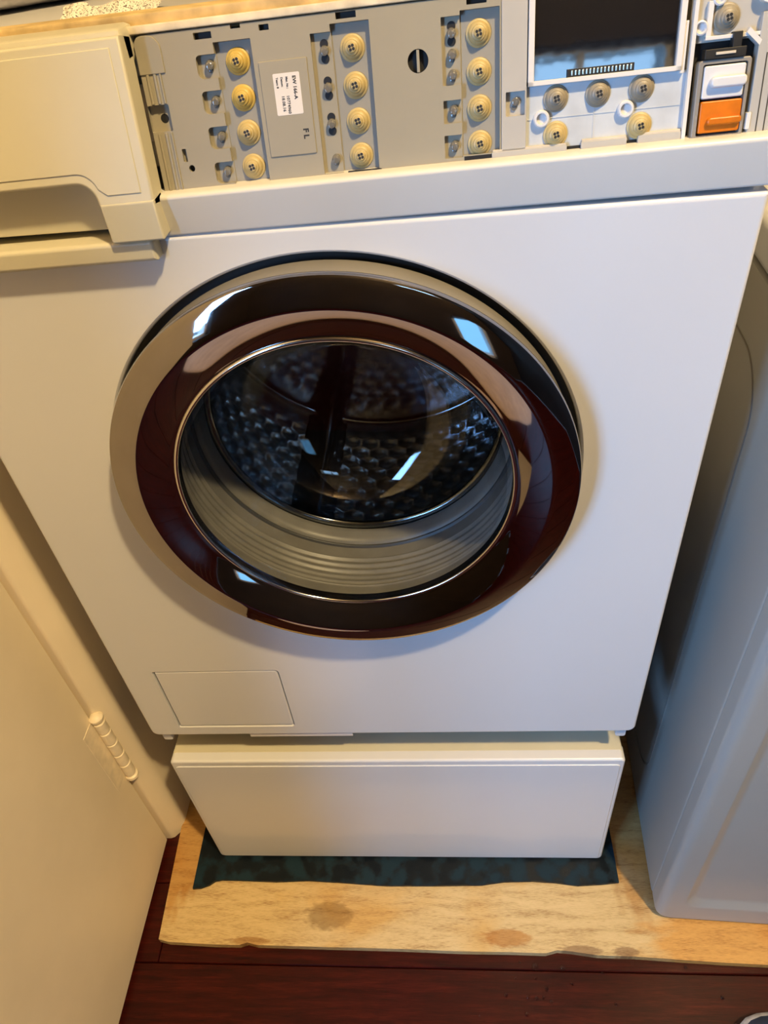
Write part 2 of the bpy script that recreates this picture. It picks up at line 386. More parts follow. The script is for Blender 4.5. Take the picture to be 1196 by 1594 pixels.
# painted butt hinge: barrel of knuckles, finials and leaf
hx, hy = -0.3885, 0.0335
bm = nb(); box(bm, -0.3962, -0.3949, 0.002, 0.0318, 0.214, 0.352, 0.0004)
hinge = mk('hinge', bm, 'hinge', door, 30, 'cream painted butt hinge with layered paint')
zs = [0.212, 0.240, 0.267, 0.295, 0.322, 0.346]
for i in range(5):
    bm = nb()
    rr = 0.0082
    lathe(bm, [(rr*0.72, zs[i]+0.0002), (rr, zs[i]+0.0018), (rr, zs[i+1]-0.0018), (rr*0.72, zs[i+1]-0.0002)], hx, hy, 20, lambda a, b, c: Vector((a, b, c)), True, True)
    mk('knuckle', bm, 'hinge', hinge, 40)
for z0, s in ((0.346, 1), (0.212, -1)):
    bm = nb()
    lathe(bm, [(0.0062, z0), (0.0066, z0+s*0.003), (0.0092, z0+s*0.0045), (0.0096, z0+s*0.009), (0.007, z0+s*0.0125), (0.002, z0+s*0.014)], hx, hy, 20, lambda a, b, c: Vector((a, b, c)), True, True)
    mk('finial', bm, 'hinge', hinge, 40)

# ceiling lamp (warm)
lamp = empty('ceiling_lamp', (0.90, -0.95, 3.05)); tag(lamp, 'small round warm ceiling lamp hanging from the ceiling between the door and the dryer', 'lamp')
bm = nb(); lathe(bm, [(0.001, ZC), (0.07, ZC), (0.07, ZC-0.02), (0.05, ZC-0.035), (0.001, ZC-0.035)], 0.90, -0.95, 40, IDM)
mk('lamp_base', bm, 'frame', lamp)
M['bulb'] = mat_emit('warm_bulb', (1.0, 0.66, 0.34, 1), 14)
bm = nb(); prof = [(0.001, ZC-0.15)]+[(0.058*math.sin(t*PI/10), ZC-0.092-0.058*math.cos(t*PI/10)) for t in range(1, 10)]+[(0.001, ZC-0.034)]
lathe(bm, prof, 0.90, -0.95, 32, IDM); mk('lamp_globe', bm, 'bulb', lamp)
ll = bpy.data.lights.new('warm_lamp_light', 'POINT'); ll.energy = 300; ll.color = (1.0, 0.74, 0.38); ll.shadow_soft_size = 0.06
lo = bpy.data.objects.new('warm_lamp_light', ll); COL.objects.link(lo); lo.location = (0.90, -0.95, ZC-0.215)

# ================================================================== PLYWOOD, MAT
fe = [(247, 1462), (262, 1466), (330, 1470), (372, 1471), (385, 1467), (400, 1471), (500, 1474), (620, 1477), (720, 1481), (790, 1482), (850, 1484), (868, 1479), (890, 1481), (930, 1487), (990, 1489), (1060, 1494), (1120, 1498), (1196, 1502)]
fp = [on_z(x, y, 0) for x, y in fe]
poly = [(p.x, p.y) for p in fp]+[(0.99, -0.140), (0.99, 0.70), (-0.376, 0.70), (-0.377, 0.07)]
bm = nb()
IDZ = lambda a, b, c: Vector((a, b, c))
prism(bm, poly, ZF+0.0002, 0.0, IDZ)
ply = mk('plywood_sheet', bm, 'ply', None, 30)
tag(ply, 'worn tan plywood sheet lying under both machines', 'plywood')
me_ = [(300, 1383), (312, 1382), (326, 1377), (335, 1371), (345, 1369), (380, 1370), (430, 1372), (480, 1370), (530, 1373), (600, 1378), (680, 1378), (750, 1377), (785, 1372), (830, 1371), (862, 1373), (900, 1378), (935, 1376), (964, 1373)]
mp_ = [on_z(x, y, 0.005) for x, y in me_]
bm = nb(); poly = [(p.x, p.y) for p in mp_]+[(0.317, 0.60), (-0.334, 0.60), (-0.333, 0.04)]
prism(bm, poly, 0.0002, 0.0052, IDZ)
rm = mk('rubber_mat', bm, 'mat', None, 30)
tag(rm, 'wet dark teal rubber mat with wavy edge under the pedestal', 'mat')

# ================================================================== PEDESTAL
W = 0.2975
ZP, Z2, ZT = 0.2985, 0.364, 0.9895
ped = empty('pedestal', (0, 0.3, 0.0052)); tag(ped, 'white pedestal drawer unit carrying the washing machine', 'pedestal')
bm = nb(); box(bm, -W+0.004, W-0.004, 0.022, 0.575, 0.0055, ZP-0.006, 0.002); mk('pedestal_body', bm, 'enamel', ped)
bm = nb(); slab(bm, -W+0.0015, W-0.0015, 0.0072, ZP, 0.0, 0.020, (0.008, 0.008, 0.006, 0.006), 0.0035, FR)
dfr = mk('drawer_front', bm, 'enamel', ped)
bm = nb(); slab(bm, -W+0.007, W-0.007, 0.012, ZP-0.011, -0.0012, 0.002, 0.005, 0.0012, FR); mk('front_face', bm, 'enamel', dfr)
bm = nb(); box(bm, -W+0.003, W-0.003, 0.012, 0.56, ZP-0.008, ZP+0.0005, 0.003); mk('top_plate', bm, 'cream', ped)

# ================================================================== WASHING MACHINE
wm = empty('washing_machine', (0, 0.3, ZP)); tag(wm, 'white front loading washing machine with control panel fascia removed', 'washing machine')
CX, CZ = 0.0024, 0.7739
# cabinet (hollow)
bm = nb()
box(bm, -W, -W+0.004, 0.019, 0.60, Z2-0.004, 1.095); box(bm, W-0.004, W, 0.019, 0.60, Z2-0.004, 1.095)
box(bm, -W+0.004, W-0.004, 0.596, 0.60, Z2-0.004, 1.095); box(bm, -W+0.004, W-0.004, 0.019, 0.596, Z2-0.004, Z2)
mk('cabinet', bm, 'enamel', wm, 30)
# block coloured near black for the shade in the base gap; brackets, hanging sticker
bm = nb(); box(bm, -W+0.02, W-0.02, 0.05, 0.56, ZP+0.0006, Z2-0.003, 0.002); mk('base_gap_shade', bm, 'darkplastic', wm)
for s in (-1, 1):
    bm = nb(); slab(bm, s*0.284-0.006, s*0.284+0.006, Z2-0.020, Z2+0.004, 0.006, 0.03, 0.003, 0.001, FR); mk('bracket', bm, 'enamel', wm)
a = on_y(390, 1143, 0.004); b = on_y(550, 1143, 0.004)
bm = nb(); slab(bm, a.x, b.x, Z2-0.0085, Z2+0.003, 0.0025, 0.006, 0.001, 0.0004, FR); mk('edge_label', bm, 'label', wm)
# front panel
bm = nb(); slab(bm, -W, W, Z2, ZT-0.0005, 0.0, 0.020, (0.010, 0.010, 0.002, 0.002), 0.0035, FR)
front = mk('front_panel', bm, 'enamel', wm)
bpy.context.view_layer.update()
bm = nb(); lathe(bm, [(0.1992, -0.002), (0.1985, -0.0001), (0.1967, 0.0012), (0.1957, 0.0035), (0.1955, 0.03)], CX, CZ, 160, None, True, True)
cut(front, bm)
f0 = [on_y(*q) for q in ((240, 1047), (435, 1042), (277, 1133), (458, 1130))]
fx0, fx1 = (f0[0].x+f0[2].x)/2, (f0[1].x+f0[3].x)/2; fz0, fz1 = (f0[2].z+f0[3].z)/2, (f0[0].z+f0[1].z)/2
bm = nb(); prism(bm, rrect(fx0, fx1, fz0, fz1, (0.002, 0.005, 0.005, 0.002)), -0.01, 0.012); cut(front, bm)
bm = nb(); slab(bm, fx0+0.0016, fx1-0.0016, fz0+0.0022, fz1-0.0018, 0.0006, 0.014, (0.002, 0.004, 0.004, 0.002), 0.0022, FR)
mk('service_flap', bm, 'enamel', wm)
bm = nb(); box(bm, fx0-0.01, fx1+0.01, 0.012, 0.0205, fz0-0.006, fz1+0.01); mk('flap_recess', bm, 'darkplastic', wm)
# dark sealing channel behind the door
bm = nb(); lathe(bm, [(0.1953, 0.012), (0.188, 0.014), (0.17, 0.014), (0.17, 0.018), (0.1953, 0.018)], CX, CZ, 128, closed=True); mk('door_channel', bm, 'gasketd', wm)
# door: chrome ring
bm = nb()
lathe(bm, [(0.1860, 0.006), (0.1893, 0.0055), (0.1902, 0.003), (0.1904, -0.0165), (0.1896, -0.0185), (0.180, -0.0185), (0.180, 0.006)], CX, CZ, 160, closed=True)
dr = mk('door_frame', bm, 'rimgrey', wm, 30)
prof = [(0.1850, -0.0180), (0.1903, -0.0182), (0.1922, -0.0196), (0.1931, -0.0218), (0.1931, -0.0242), (0.1924, -0.0260), (0.1908, -0.0270),
        (0.1860, -0.02815), (0.1800, -0.0294), (0.1740, -0.0305), (0.1712, -0.0309), (0.1699, -0.0308), (0.1690, -0.0305), (0.1640, -0.0284),
        (0.1580, -0.0257), (0.1520, -0.0229), (0.1470, -0.0204), (0.1440, -0.0188), (0.1424, -0.0184), (0.1408, -0.0186), (0.1398, -0.0180), (0.1392, -0.0160), (0.1392, -0.0110), (0.1500, -0.0100), (0.1850, -0.0100)]
bm = nb(); lathe(bm, prof, CX, CZ, 200, closed=True)
mk('chrome_ring', bm, 'chrome', wm, 28, 'mirror chrome door ring reflecting the room')
bm = nb(); lathe(bm, [(0.1426, -0.0182), (0.1430, -0.0192), (0.1420, -0.0202), (0.1404, -0.0202), (0.1394, -0.0192), (0.1396, -0.0178)], CX, CZ, 160, closed=True)
mk('inner_bead', bm, 'silver', wm, 60)
# door glass bowl (outer + inner skin)
out = [(0.1400, -0.0145), (0.1385, -0.006), (0.1365, 0.010), (0.1340, 0.035), (0.1310, 0.060), (0.1270, 0.080), (0.1190, 0.098), (0.1060, 0.112), (0.0880, 0.122), (0.0650, 0.129), (0.0400, 0.133), (0.0150, 0.1345), (0.0006, 0.1348)]
inn = [(max(r-0.005*(1 if y < 0.09 else 0.6), 0.0006), y-(0.0 if y < 0.06 else 0.0045)) for r, y in out]
bm = nb(); lathe(bm, out+list(reversed(inn)), CX, CZ, 160, closed=False); mk('door_glass', bm, 'glass', wm, 60)
# rubber gasket bellows
g = []
def rip(y): return 0.0012*math.sin((y-0.008)/0.0085*2*PI) if 0.005 < y < 0.048 else 0.0
y = -0.008
while y < 0.0655:
    base = 0.1425+0.009*min(1, max(0, (y+0.008)/0.030))
    g.append((base+rip(y), y)); y += 0.0013
g += [(0.1500, 0.0665), (0.1475, 0.0680), (0.1455, 0.0700), (0.1440, 0.0730), (0.1425, 0.0790), (0.1415, 0.0820), (0.1430, 0.0850), (0.157, 0.088), (0.160, 0.05), (0.160, -0.008)]
bm = nb(); lathe(bm, g, CX, CZ, 160, closed=True); gk = mk('door_gasket', bm, 'gasket', wm, 50)
bm = nb(); lathe(bm, [(0.1516, 0.0640), (0.1490, 0.0652), (0.1486, 0.0668), (0.1502, 0.0684), (0.1530, 0.0670)], CX, CZ, 128, closed=True); mk('seal_groove', bm, 'gasketd', gk, 60)
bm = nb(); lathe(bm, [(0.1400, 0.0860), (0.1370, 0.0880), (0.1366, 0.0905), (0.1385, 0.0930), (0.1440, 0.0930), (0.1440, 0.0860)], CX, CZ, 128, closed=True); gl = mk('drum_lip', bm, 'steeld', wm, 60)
# drum with honeycomb embossing
RD, DY0, DY1 = 0.240, 0.118, 0.410
def hexd(s, t, a=0.0262):
    # distance field of a hexagonal cushion lattice: 0 at edges, 1 at centres
    best = 9
    q = a*math.sqrt(3)/2
    j0 = round(t/q)
    for j in (j0-1, j0, j0+1):
        off = (a/2 if j % 2 else 0)
        i = round((s-off)/a)
        for ii in (i-1, i, i+1):
            dx, dy = s-(ii*a+off), t-j*q
            d = max(abs(dx), abs(dx)*0.5+abs(dy)*0.8660254)
            if d < best: best = d
    return min(1.0, best/(a/2))
bm = nb()
NA, NY = 560, 104
na = 58                                   # hexagons round the drum
aa = 2*PI*RD/na
rows = []
for iy in range(NY+1):
    yy = DY0+(DY1-DY0)*iy/NY; row = []
    for ia in range(NA):
        th = 2*PI*ia/NA; s = th*RD
        e = hexd(s, yy-DY0, aa)
        h = 0.0042*(1-e*e)
        ed = min(1.0, max(0.0, (yy-DY0-0.012)/0.006), max(0.0, (DY1-0.012-yy)/0.006)); h *= max(0, ed)
        rr = RD-h*0.75
        row.append(bm.verts.new((CX+rr*math.cos(th), yy, CZ+rr*math.sin(th))))
    rows.append(row)
for iy in range(NY):
    for ia in range(NA):
        bm.faces.new((rows[iy][ia], rows[iy][(ia+1) % NA], rows[iy+1][(ia+1) % NA], rows[iy+1][ia]))
drum = mk('drum', bm, 'steel', wm, 70, 'honeycomb embossed stainless steel drum')
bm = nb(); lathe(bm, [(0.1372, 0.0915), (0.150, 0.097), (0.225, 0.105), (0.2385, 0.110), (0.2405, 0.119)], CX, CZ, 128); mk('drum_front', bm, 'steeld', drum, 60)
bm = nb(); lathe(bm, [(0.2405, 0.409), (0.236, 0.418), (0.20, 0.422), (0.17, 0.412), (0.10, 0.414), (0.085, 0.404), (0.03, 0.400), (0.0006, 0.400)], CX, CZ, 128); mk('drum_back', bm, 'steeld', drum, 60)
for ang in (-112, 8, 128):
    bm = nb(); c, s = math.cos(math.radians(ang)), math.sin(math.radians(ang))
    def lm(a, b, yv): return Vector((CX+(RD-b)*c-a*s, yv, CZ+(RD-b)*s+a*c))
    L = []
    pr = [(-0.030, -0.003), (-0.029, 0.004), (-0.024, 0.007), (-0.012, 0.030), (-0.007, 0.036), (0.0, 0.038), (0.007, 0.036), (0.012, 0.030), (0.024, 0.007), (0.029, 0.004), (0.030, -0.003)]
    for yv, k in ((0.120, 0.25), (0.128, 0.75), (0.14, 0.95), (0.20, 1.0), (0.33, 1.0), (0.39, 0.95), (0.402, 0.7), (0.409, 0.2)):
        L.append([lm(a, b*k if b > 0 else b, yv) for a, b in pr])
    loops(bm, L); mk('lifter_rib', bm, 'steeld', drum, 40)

# ------------------------------------------------ control panel area (12 degree slope), millimetre coordinates
TH = math.radians(12)
def plane(y0, z0, shear=0.017):
    def f(u, v, n):
        v = v+shear*u
        return Vector((u*0.001, y0+0.001*(v*math.sin(TH)-n*math.cos(TH)), z0+0.001*(v*math.cos(TH)+n*math.sin(TH))))
    return f
PB = plane(0.006, 1.017)
PD = plane(-0.014, 1.021)
def ps(bm, u0, u1, v0, v1, n0, n1, r=0.6, bev=0.5, mi=0, mp=PB): slab(bm, u0, u1, v0, v1, n0, n1, r, bev, lambda a, b, c: mp(a, b, c), mi)
def pbox(bm, u0, u1, v0, v1, n0, n1, bev=0, mp=PB):
    box(bm, u0, u1, v0, v1, n0, n1, bev, mp)
def pcyl(bm, u, v, prof, seg=24, cap0=True, cap1=True, mi=0): lathe(bm, prof, u, v, seg, lambda a, b, c: PB(a, b, c), cap0, cap1, mi)
# trim rail below the panel
def lipmap(a, b, c):   # a=x(m), b: 0 bottom..1 top, c=y
    zb = ZT+0.010*a; zt = 1.0178+0.0185*a
    return Vector((a, c, zb+(zt-zb)*b))
bm = nb()
L = []
for x in (-0.098, 0.0, 0.15, W):
    L.append([lipmap(x, 0.0, 0.012), lipmap(x, 0.0, 0.0016), lipmap(x, 0.02, 0.0002), lipmap(x, 0.06, -0.0004), lipmap(x, 0.90, -0.0045), lipmap(x, 0.97, -0.0038), lipmap(x, 1.0, -0.0018), lipmap(x, 1.01, 0.001), lipmap(x, 1.0, 0.012)])
loops(bm, L); mk('panel_rail', bm, 'lip', wm, 50)
# housing behind (cream): back, top rail, left wall, right wall
bm = nb()
pbox(bm, -101, 296, -18, 90, -20, -16); pbox(bm, -101, -97, -4, 90, -17, 0, 0.4); pbox(bm, -101, 296, 87, 91.5, -17, 1.5, 1.0)
pbox(bm, 293, 297, -10, 90, -17, 0, 0.4)
pbox(bm, -97, -89, 30, 62, -16, -9, 0.8); pbox(bm, -97, -90, 66, 80, -16, -6, 0.8); pbox(bm, -97, -88, -8, 0, -16, -6, 0.8)
hs = mk('panel_housing', bm, 'creamdirty', wm, 30)
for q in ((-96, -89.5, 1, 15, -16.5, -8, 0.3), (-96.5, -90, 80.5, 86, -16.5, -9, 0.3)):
    bm = nb(); pbox(bm, *q); mk('opening_shade', bm, 'black', hs, 0)  # black blocks stand in for the dark inside the housing
# carrier plate, with slots cut out
bm = nb(); ps(bm, -89, 130, -5, 86.5, 0, -5, (1, 1, 1, 5), 0.6)
car = mk('control_carrier', bm, 'carrier', wm, 30, 'beige grey control carrier with rubber buttons')
bpy.context.view_layer.update()
bm = nb()
for u0, u1, v0, v1 in ((-41, -18, -1.5, 78.6), (30, 53.2, 1.0, 80.8), (106, 129, 4, 79.7)): ps(bm, u0, u1, v0, v1, 3, -9, 0.5, 0.01)
cut(car, bm)
bm = nb()
for u0, u1, v0, v1 in ((17.8, 30.2, 1.4, 77.1), (95, 106.2, 42.8, 77.5), (95, 106.2, 22.5, 35.0), (95, 106.2, 3.2, 16.0)): ps(bm, u0, u1, v0, v1, 3, -3.4, 0.5, 0.01)
for v in (67.0, 48.0, 28.4, 8.3): ps(bm, -53, -40.8, v-6.5, v+6.0, 3, -4.0, (3.5, 0.3, 0.3, 2.5), 0.01)
ps(bm, -88.9, -75.2, 34.8, 49.6, 3, -3.8, 0.8, 0.01)
ps(bm, -72.3, -69.5, 16.5, 24, 3, -3, 0.5, 0.01)
for u0, u1, v0, v1 in ((-52, -41, 80.9, 84.4), (-12, -6, 81.6, 84.6), (-29, -23, 84.2, 87.5), (34, 46, 82.6, 86.0), (110, 121.6, 82.0, 85.2)): ps(bm, u0, u1, v0, v1, 3, -9, 0.2, 0.01)
pcyl(bm, 80.8, 57.2, [(6.2, 3), (6.2, -9)], 32); pcyl(bm, -80.4, 42, [(2.7, 3), (2.7, -9)], 20); pcyl(bm, -67.8, 12.4, [(2.0, 3), (2.0, -9)], 20)
cut(car, bm)
# base sheet behind the carrier
bm = nb(); pbox(bm, -75, 130, -4, 81.5, -7.5, -4.6); bs = mk('carrier_base', bm, 'carrierd', wm, 30)
# raised details of the carrier
bm = nb()
for u0, u1 in ((-85.2, -83.6), (-80.8, -79.2), (-77.2, -76.0)):
    ps(bm, u0, u1, -5, 34, 0.9, -1, 0.3, 0.3); ps(bm, u0, u1, 50, 66, 0.9, -1, 0.3, 0.3)
ps(bm, -73, -41, -5, -1.2, -0.2, -1, 0.3, 0.3)
mk('rib_set', bm, 'carrier', car, 30)
bm = nb(); ps(bm, -89, -73, 66, 86, 0.9, -1, (0.5, 0.5, 8, 5), 0.5); mk('corner_pad', bm, 'carrier', car, 30)
bm = nb(); ps(bm, -15.2, 14.5, 14.0, 66.0, 0.8, -1, 0.8, 0.5); plate = mk('label_plate', bm, 'carrier', car, 30)
for u0, u1 in ((-17, 29.5), (54, 94.5)):
    bm = nb(); ps(bm, u0, u1, -5.2, -0.5 if u0 < 0 else 1.5, -0.1, -1.5, 0.3, 0.3); mk('lower_ledge', bm, 'grey', car, 30)
# black sheets painting the deep shade inside the openings
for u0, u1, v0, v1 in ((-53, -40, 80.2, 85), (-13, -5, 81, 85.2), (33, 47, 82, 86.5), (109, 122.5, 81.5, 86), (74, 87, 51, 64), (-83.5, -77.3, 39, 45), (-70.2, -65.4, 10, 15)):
    bm = nb(); pbox(bm, u0, u1, v0, v1, -4.55, -4.2); mk('shade_backing', bm, 'black', car, 0)
bm = nb(); ps(bm, 80.0, 81.7, 51.4, 63.0, -0.3, -4.5, 0.2, 0.2); mk('screw_bridge', bm, 'carrier', car, 30)
# black blocks paint the shade in the lower clip gaps; pale tabs
for u0, u1, v0, v1 in ((-39, -26.5, -3.6, -0.4), (33, 54.5, -1.6, 1.6), (107, 125, 0.0, 3.4)):
    bm = nb(); pbox(bm, u0, u1, v0, v1, -4.4, 0.25); mk('clip_gap_shade', bm, 'black', car, 0)
bm = nb(); ps(bm, 34.5, 47, -2.6, 0.2, 1.2, -1, 0.3, 0.3); mk('clip_tab', bm, 'cream', car, 30)
bm = nb(); ps(bm, -26, -18, -4, -0.8, 0.8, -1, 0.3, 0.3); mk('clip_tab', bm, 'cream', car, 30)
# rubber buttons
def button(u, v, n0, mat, parent, first=[{}]):
    bm = nb()
    pcyl(bm, u, v, [(7.4, n0), (7.4, n0+0.9), (7.0, n0+1.3), (6.3, n0+1.5), (5.9, n0+2.6), (5.2, n0+3.5), (4.4, n0+3.9), (3.9, n0+4.9), (2.9, n0+5.3), (2.6, n0+6.2), (2.2, n0+6.5)], 32)
    for k in range(4):
        t = PI/4+k*PI/2+0.25
        pcyl(bm, u+1.3*math.cos(t), v+1.3*math.sin(t), [(0.88, n0+6.45), (0.88, n0+6.62)], 8, mi=1)
    o = mk('rubber_button', bm, [mat, 'ink'], parent, 30)
    return o
for i, u in enumerate((-28.3, 42.0, 116.8)):
    for j, v in enumerate((67.8, 48.4, 29.1, 9.7)):
        button(u, v, -4.7, 'rubbery' if (i == 0 and j < 2) else 'rubberyp', car)
# clear light guides
def guide(u, v, n0, black=False):
    bm = nb()
    if black: pcyl(bm, u, v+4.0, [(2.5, n0-0.1), (2.5, n0+0.35)], 20, mi=1); pcyl(bm, u, v-3.6, [(2.5, n0-0.1), (2.5, n0+0.35)], 20, mi=1)
    L = []
    for k, (rr, n, dv) in enumerate(((2.7, 0, 0.8), (2.7, 2.2, 0.4), (2.2, 3.4, 0.0), (1.3, 3.9, -0.2))):
        L.append([PB(u+rr*math.cos(2*PI*j/18), v+dv+rr*math.sin(2*PI*j/18), n0+n) for j in range(18)])
    loops(bm, L)
    if not black: pcyl(bm, u-0.3, v-2.2, [(1.5, n0+0.1), (1.5, n0+0.8), (0.6, n0+1.2)], 12)
    mk('light_guide', bm, ['clear', 'black'], car, 40)
for v in (67, 48, 28.4, 8.3): guide(-45.6, v, -4.0)
for v in (67.4, 48.2, 28.8): guide(25.3, v, -3.4, True)
guide(26.0, 8.8, -3.4)
guide(101, 68.8, -3.4, True)
for v in (58.2, 47.7, 29.1, 9.6): guide(101.2, v, -3.4)
# sticker with print
bm = nb(); ps(bm, -7.4, 9.0, 36.6, 59.0, 0.95, 0.7, 0.8, 0.05); stk = mk('rating_sticker', bm, 'label', car, 30, 'white sticker printed EW 166-A')
def text(s, size, u0, v0, n, parent, name='print', bold=0.0):
    cu = bpy.data.curves.new('txt', 'FONT'); cu.body = s; cu.size = size; cu.offset = bold; cu.resolution_u = 2
    o = bpy.data.objects.new('txt', cu); COL.objects.link(o)
    bpy.context.view_layer.update(); dg = bpy.context.evaluated_depsgraph_get()
    me = bpy.data.meshes.new_from_object(o.evaluated_get(dg))
    bpy.data.objects.remove(o); bpy.data.curves.remove(cu)
    for v in me.vertices: v.co = PB(u0+v.co.y, v0-v.co.x, n)
    me.materials.clear()
    return mkm(name, me, 'ink', parent, 0)
text('EW 166-A', 2.9, 4.6, 57.2, 1.02, car, bold=0.10)
text('Mat. Nr.:', 1.75, 0.4, 57.0, 1.02, car, bold=0.065)
text('10774960', 2.5, -0.2, 47.2, 1.02, car, bold=0.065)
text('Datum:', 1.75, -2.7, 57.0, 1.02, car, bold=0.065)
text('18.08.16', 2.5, -3.3, 47.2, 1.02, car, bold=0.065)
text('Team: 8', 1.75, -5.6, 57.0, 1.02, car, bold=0.065)
text('F L', 4.6, 7.6, 28.4, 0.86, car, bold=0.2)

# middle column beside the display
bm = nb(); ps(bm, 130, 145, -3, 86.5, 0.6, -6, 0.8, 0.5); mid = mk('side_column', bm, 'grey', wm, 30)
bpy.context.view_layer.update()
bm = nb(); ps(bm, 132.5, 144, 23, 36, 3, -3.6, 0.4, 0.01); cut(mid, bm)
bm = nb(); pcyl(bm, 138.6, 30.5, [(2.4, -3.6), (2.4, -1.8), (1.2, -1.0)], 16); pcyl(bm, 137.6, 27.2, [(1.5, -3.6), (1.5, -2.6)], 12); mk('light_guide', bm, 'clear', mid, 40)
# display module
bm = nb()
ps(bm, 145.5, 149, 37.5, 88, 2.0, -6, 0.3, 0.4); ps(bm, 145.5, 234, 37.5, 40.2, 2.0, -6, 0.3, 0.4)
ps(bm, 230.5, 234, 37.5, 88, 2.0, -6, 0.3, 0.4); ps(bm, 145.5, 234, 85.5, 88, 2.0, -6, 0.3, 0.4)
ps(bm, 233.5, 236, 36, 62, 0.8, -6, 0.3, 0.4)
dsp = mk('display_frame', bm, 'frame', wm, 30, 'white display frame around black glass')
bm = nb(); pbox(bm, 148, 232, 39, 87, -5, -1.0, 0.2); mk('display_glass', bm, 'display', dsp, 30)
bm = nb(); pbox(bm, 168.5, 207, 39.6, 44.4, -0.95, 1.2, 0.3); cn = mk('ribbon_connector', bm, 'darkplastic', dsp, 30)
for k in range(17):
    u = 170.8+k*2.12
    bm = nb(); pbox(bm, u, u+0.9, 41.0, 43.6, 1.1, 1.5, 0.1); mk('contact_pin', bm, 'pin', dsp, 0)
# lower keypad board
bm = nb(); pbox(bm, 145, 238.5, 2.0, 37.6, -6, -2.6, 0.3); kb = mk('keypad_board', bm, 'board', wm, 30, 'white keypad board with cool light put into its colour')
for u0, u1, v0, v1 in ((146, 237.6, 19.5, 20.1), (185.5, 186.1, 5, 36)):
    bm = nb(); pbox(bm, u0, u1, v0, v1, -2.7, -2.25); mk('moulded_line', bm, 'board', kb, 0)
for u, v, m_ in ((162.5, 29.9, 'rubberg'), (187.4, 30.2, 'rubberg'), (212.8, 30.4, 'rubberg'), (163, 10.5, 'rubberyp'), (213.2, 10.6, 'rubberyp')): button(u, v, -2.7, m_, kb)
for u, v in ((154.2, 19.8), (204.2, 20.4)):
    bm = nb(); pcyl(bm, u, v, [(4.8, -2.7), (4.8, 0.2), (4.2, 0.8), (3.2, 0.8), (2.8, -0.4), (2.6, -2.0), (0.4, -2.2)], 28, cap0=False, cap1=True); mk('socket_ring', bm, 'keywhite', kb, 40)
for u0, u1, v0, v1 in ((124, 170, -1.2, 4.2), (178.5, 206, -0.2, 5.0), (212.5, 238, 0.4, 5.6)):
    bm = nb(); pbox(bm, u0, u1, v0, v1, -3, 1.0, 0.5); mk('board_clip', bm, 'grey', kb, 30)
    bm = nb(); pbox(bm, u0+0.5, u1-0.5, v1-0.2, v1+1.2, -2.8, 0.6, 0.3); mk('clip_edge', bm, 'tan', kb, 30)
bm = nb(); pbox(bm, 170, 213, -1, 3.2, -4, -1.4); mk('clip_gap_shade', bm, 'black', kb, 0)  # black block painting the shade between the clips
bm = nb(); ps(bm, 238.2, 240.6, 0, 86, 1.2, -6, 0.3, 0.4); mk('board_edge', bm, 'frame', kb, 30)
# power switch block
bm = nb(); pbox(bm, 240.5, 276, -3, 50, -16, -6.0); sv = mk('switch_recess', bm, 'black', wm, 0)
bm = nb(); ps(bm, 243.5, 273.5, 0.2, 41.2, 2.2, -7, 2.2, 0.8); sw = mk('switch_block', bm, 'bezel', wm, 30, 'rocker switch block with one white and one orange key')
bpy.context.view_layer.update()
bm = nb(); ps(bm, 246.2, 271.4, 1.6, 39.0, 6, -3, 1.2, 0.01); cut(sw, bm)
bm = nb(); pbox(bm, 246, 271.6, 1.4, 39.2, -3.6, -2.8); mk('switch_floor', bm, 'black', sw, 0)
bm = nb(); ps(bm, 247.0, 270.6, 21.2, 38.2, 2.4, -2.9, 1.2, 0.8); ky = mk('white_key', bm, 'keywhite', sw, 35)
bm = nb(); ps(bm, 250.6, 271.2, 26.6, 32.6, 6.0, 2.0, 2.6, 1.4); mk('white_key_grip', bm, 'keywhite', sw, 35)
bm = nb(); ps(bm, 247.2, 271.0, 3.0, 20.0, 2.4, -2.9, 1.2, 0.8); mk('orange_key', bm, 'orange', sw, 35)
bm = nb(); ps(bm, 251.4, 271.2, 7.0, 11.4, 5.0, 2.0, 2.0, 1.2); mk('orange_key_grip', bm, 'orange', sw, 35)
bm = nb(); pbox(bm, 246, 269, 41.4, 46.5, -4, 3.5, 0.5); mk('switch_clip', bm, 'darkplastic', sw, 30)
bm = nb(); pbox(bm, 252, 263, 43.4, 44.8, 3.3, 4.2, 0.2); mk('clip_bar', bm, 'tan', sw, 30)
bm = nb(); pbox(bm, 261, 266, 46.3, 54, -3, 3, 0.4); mk('cable_stub', bm, 'darkplastic', sw, 30)
# right hand carrier
bm = nb(); ps(bm, 240.6, 292.8, 50, 87, -2.5, -6, 0.5, 0.4); ps(bm, 276.2, 292.8, -3, 62, 1.0, -6, 0.5, 0.5)
rc = mk('right_carrier', bm, 'grey', wm, 30)
bm = nb(); pbox(bm, 246, 276.5, 51, 53, -3, 0.6, 0.3); pbox(bm, 246, 249, 52, 70, -3, 0.4, 0.3)
loops(bm, [[PB(u, v, n) for u, v in ((268.5, 53), (270, 55.5), (277.5, 48.5), (276.5, 46))] for n in (-5, 1.4)])
ps(bm, 272, 292.5, 66, 87, 2.4, -4, (6, 0.5, 0.5, 0.5), 0.5)
mk('carrier_frame', bm, 'frame', rc, 30)
button(257.0, 61.2, -2.6, 'rubberg', rc)
for u, v in ((243.0, 57.5), (251.8, 71.0)):
    bm = nb(); pcyl(bm, u, v, [(3.8, -2.6), (3.8, 0.6), (3.0, 1.0), (2.4, 0.4), (2.2, -1.8)], 24, cap0=False); mk('socket_ring', bm, 'keywhite', rc, 40)
for u in (281.2, 285.6):
    bm = nb(); pbox(bm, u, u+0.7, -3, 42, 0.85, 1.12); mk('panel_groove', bm, 'seam', rc, 0)
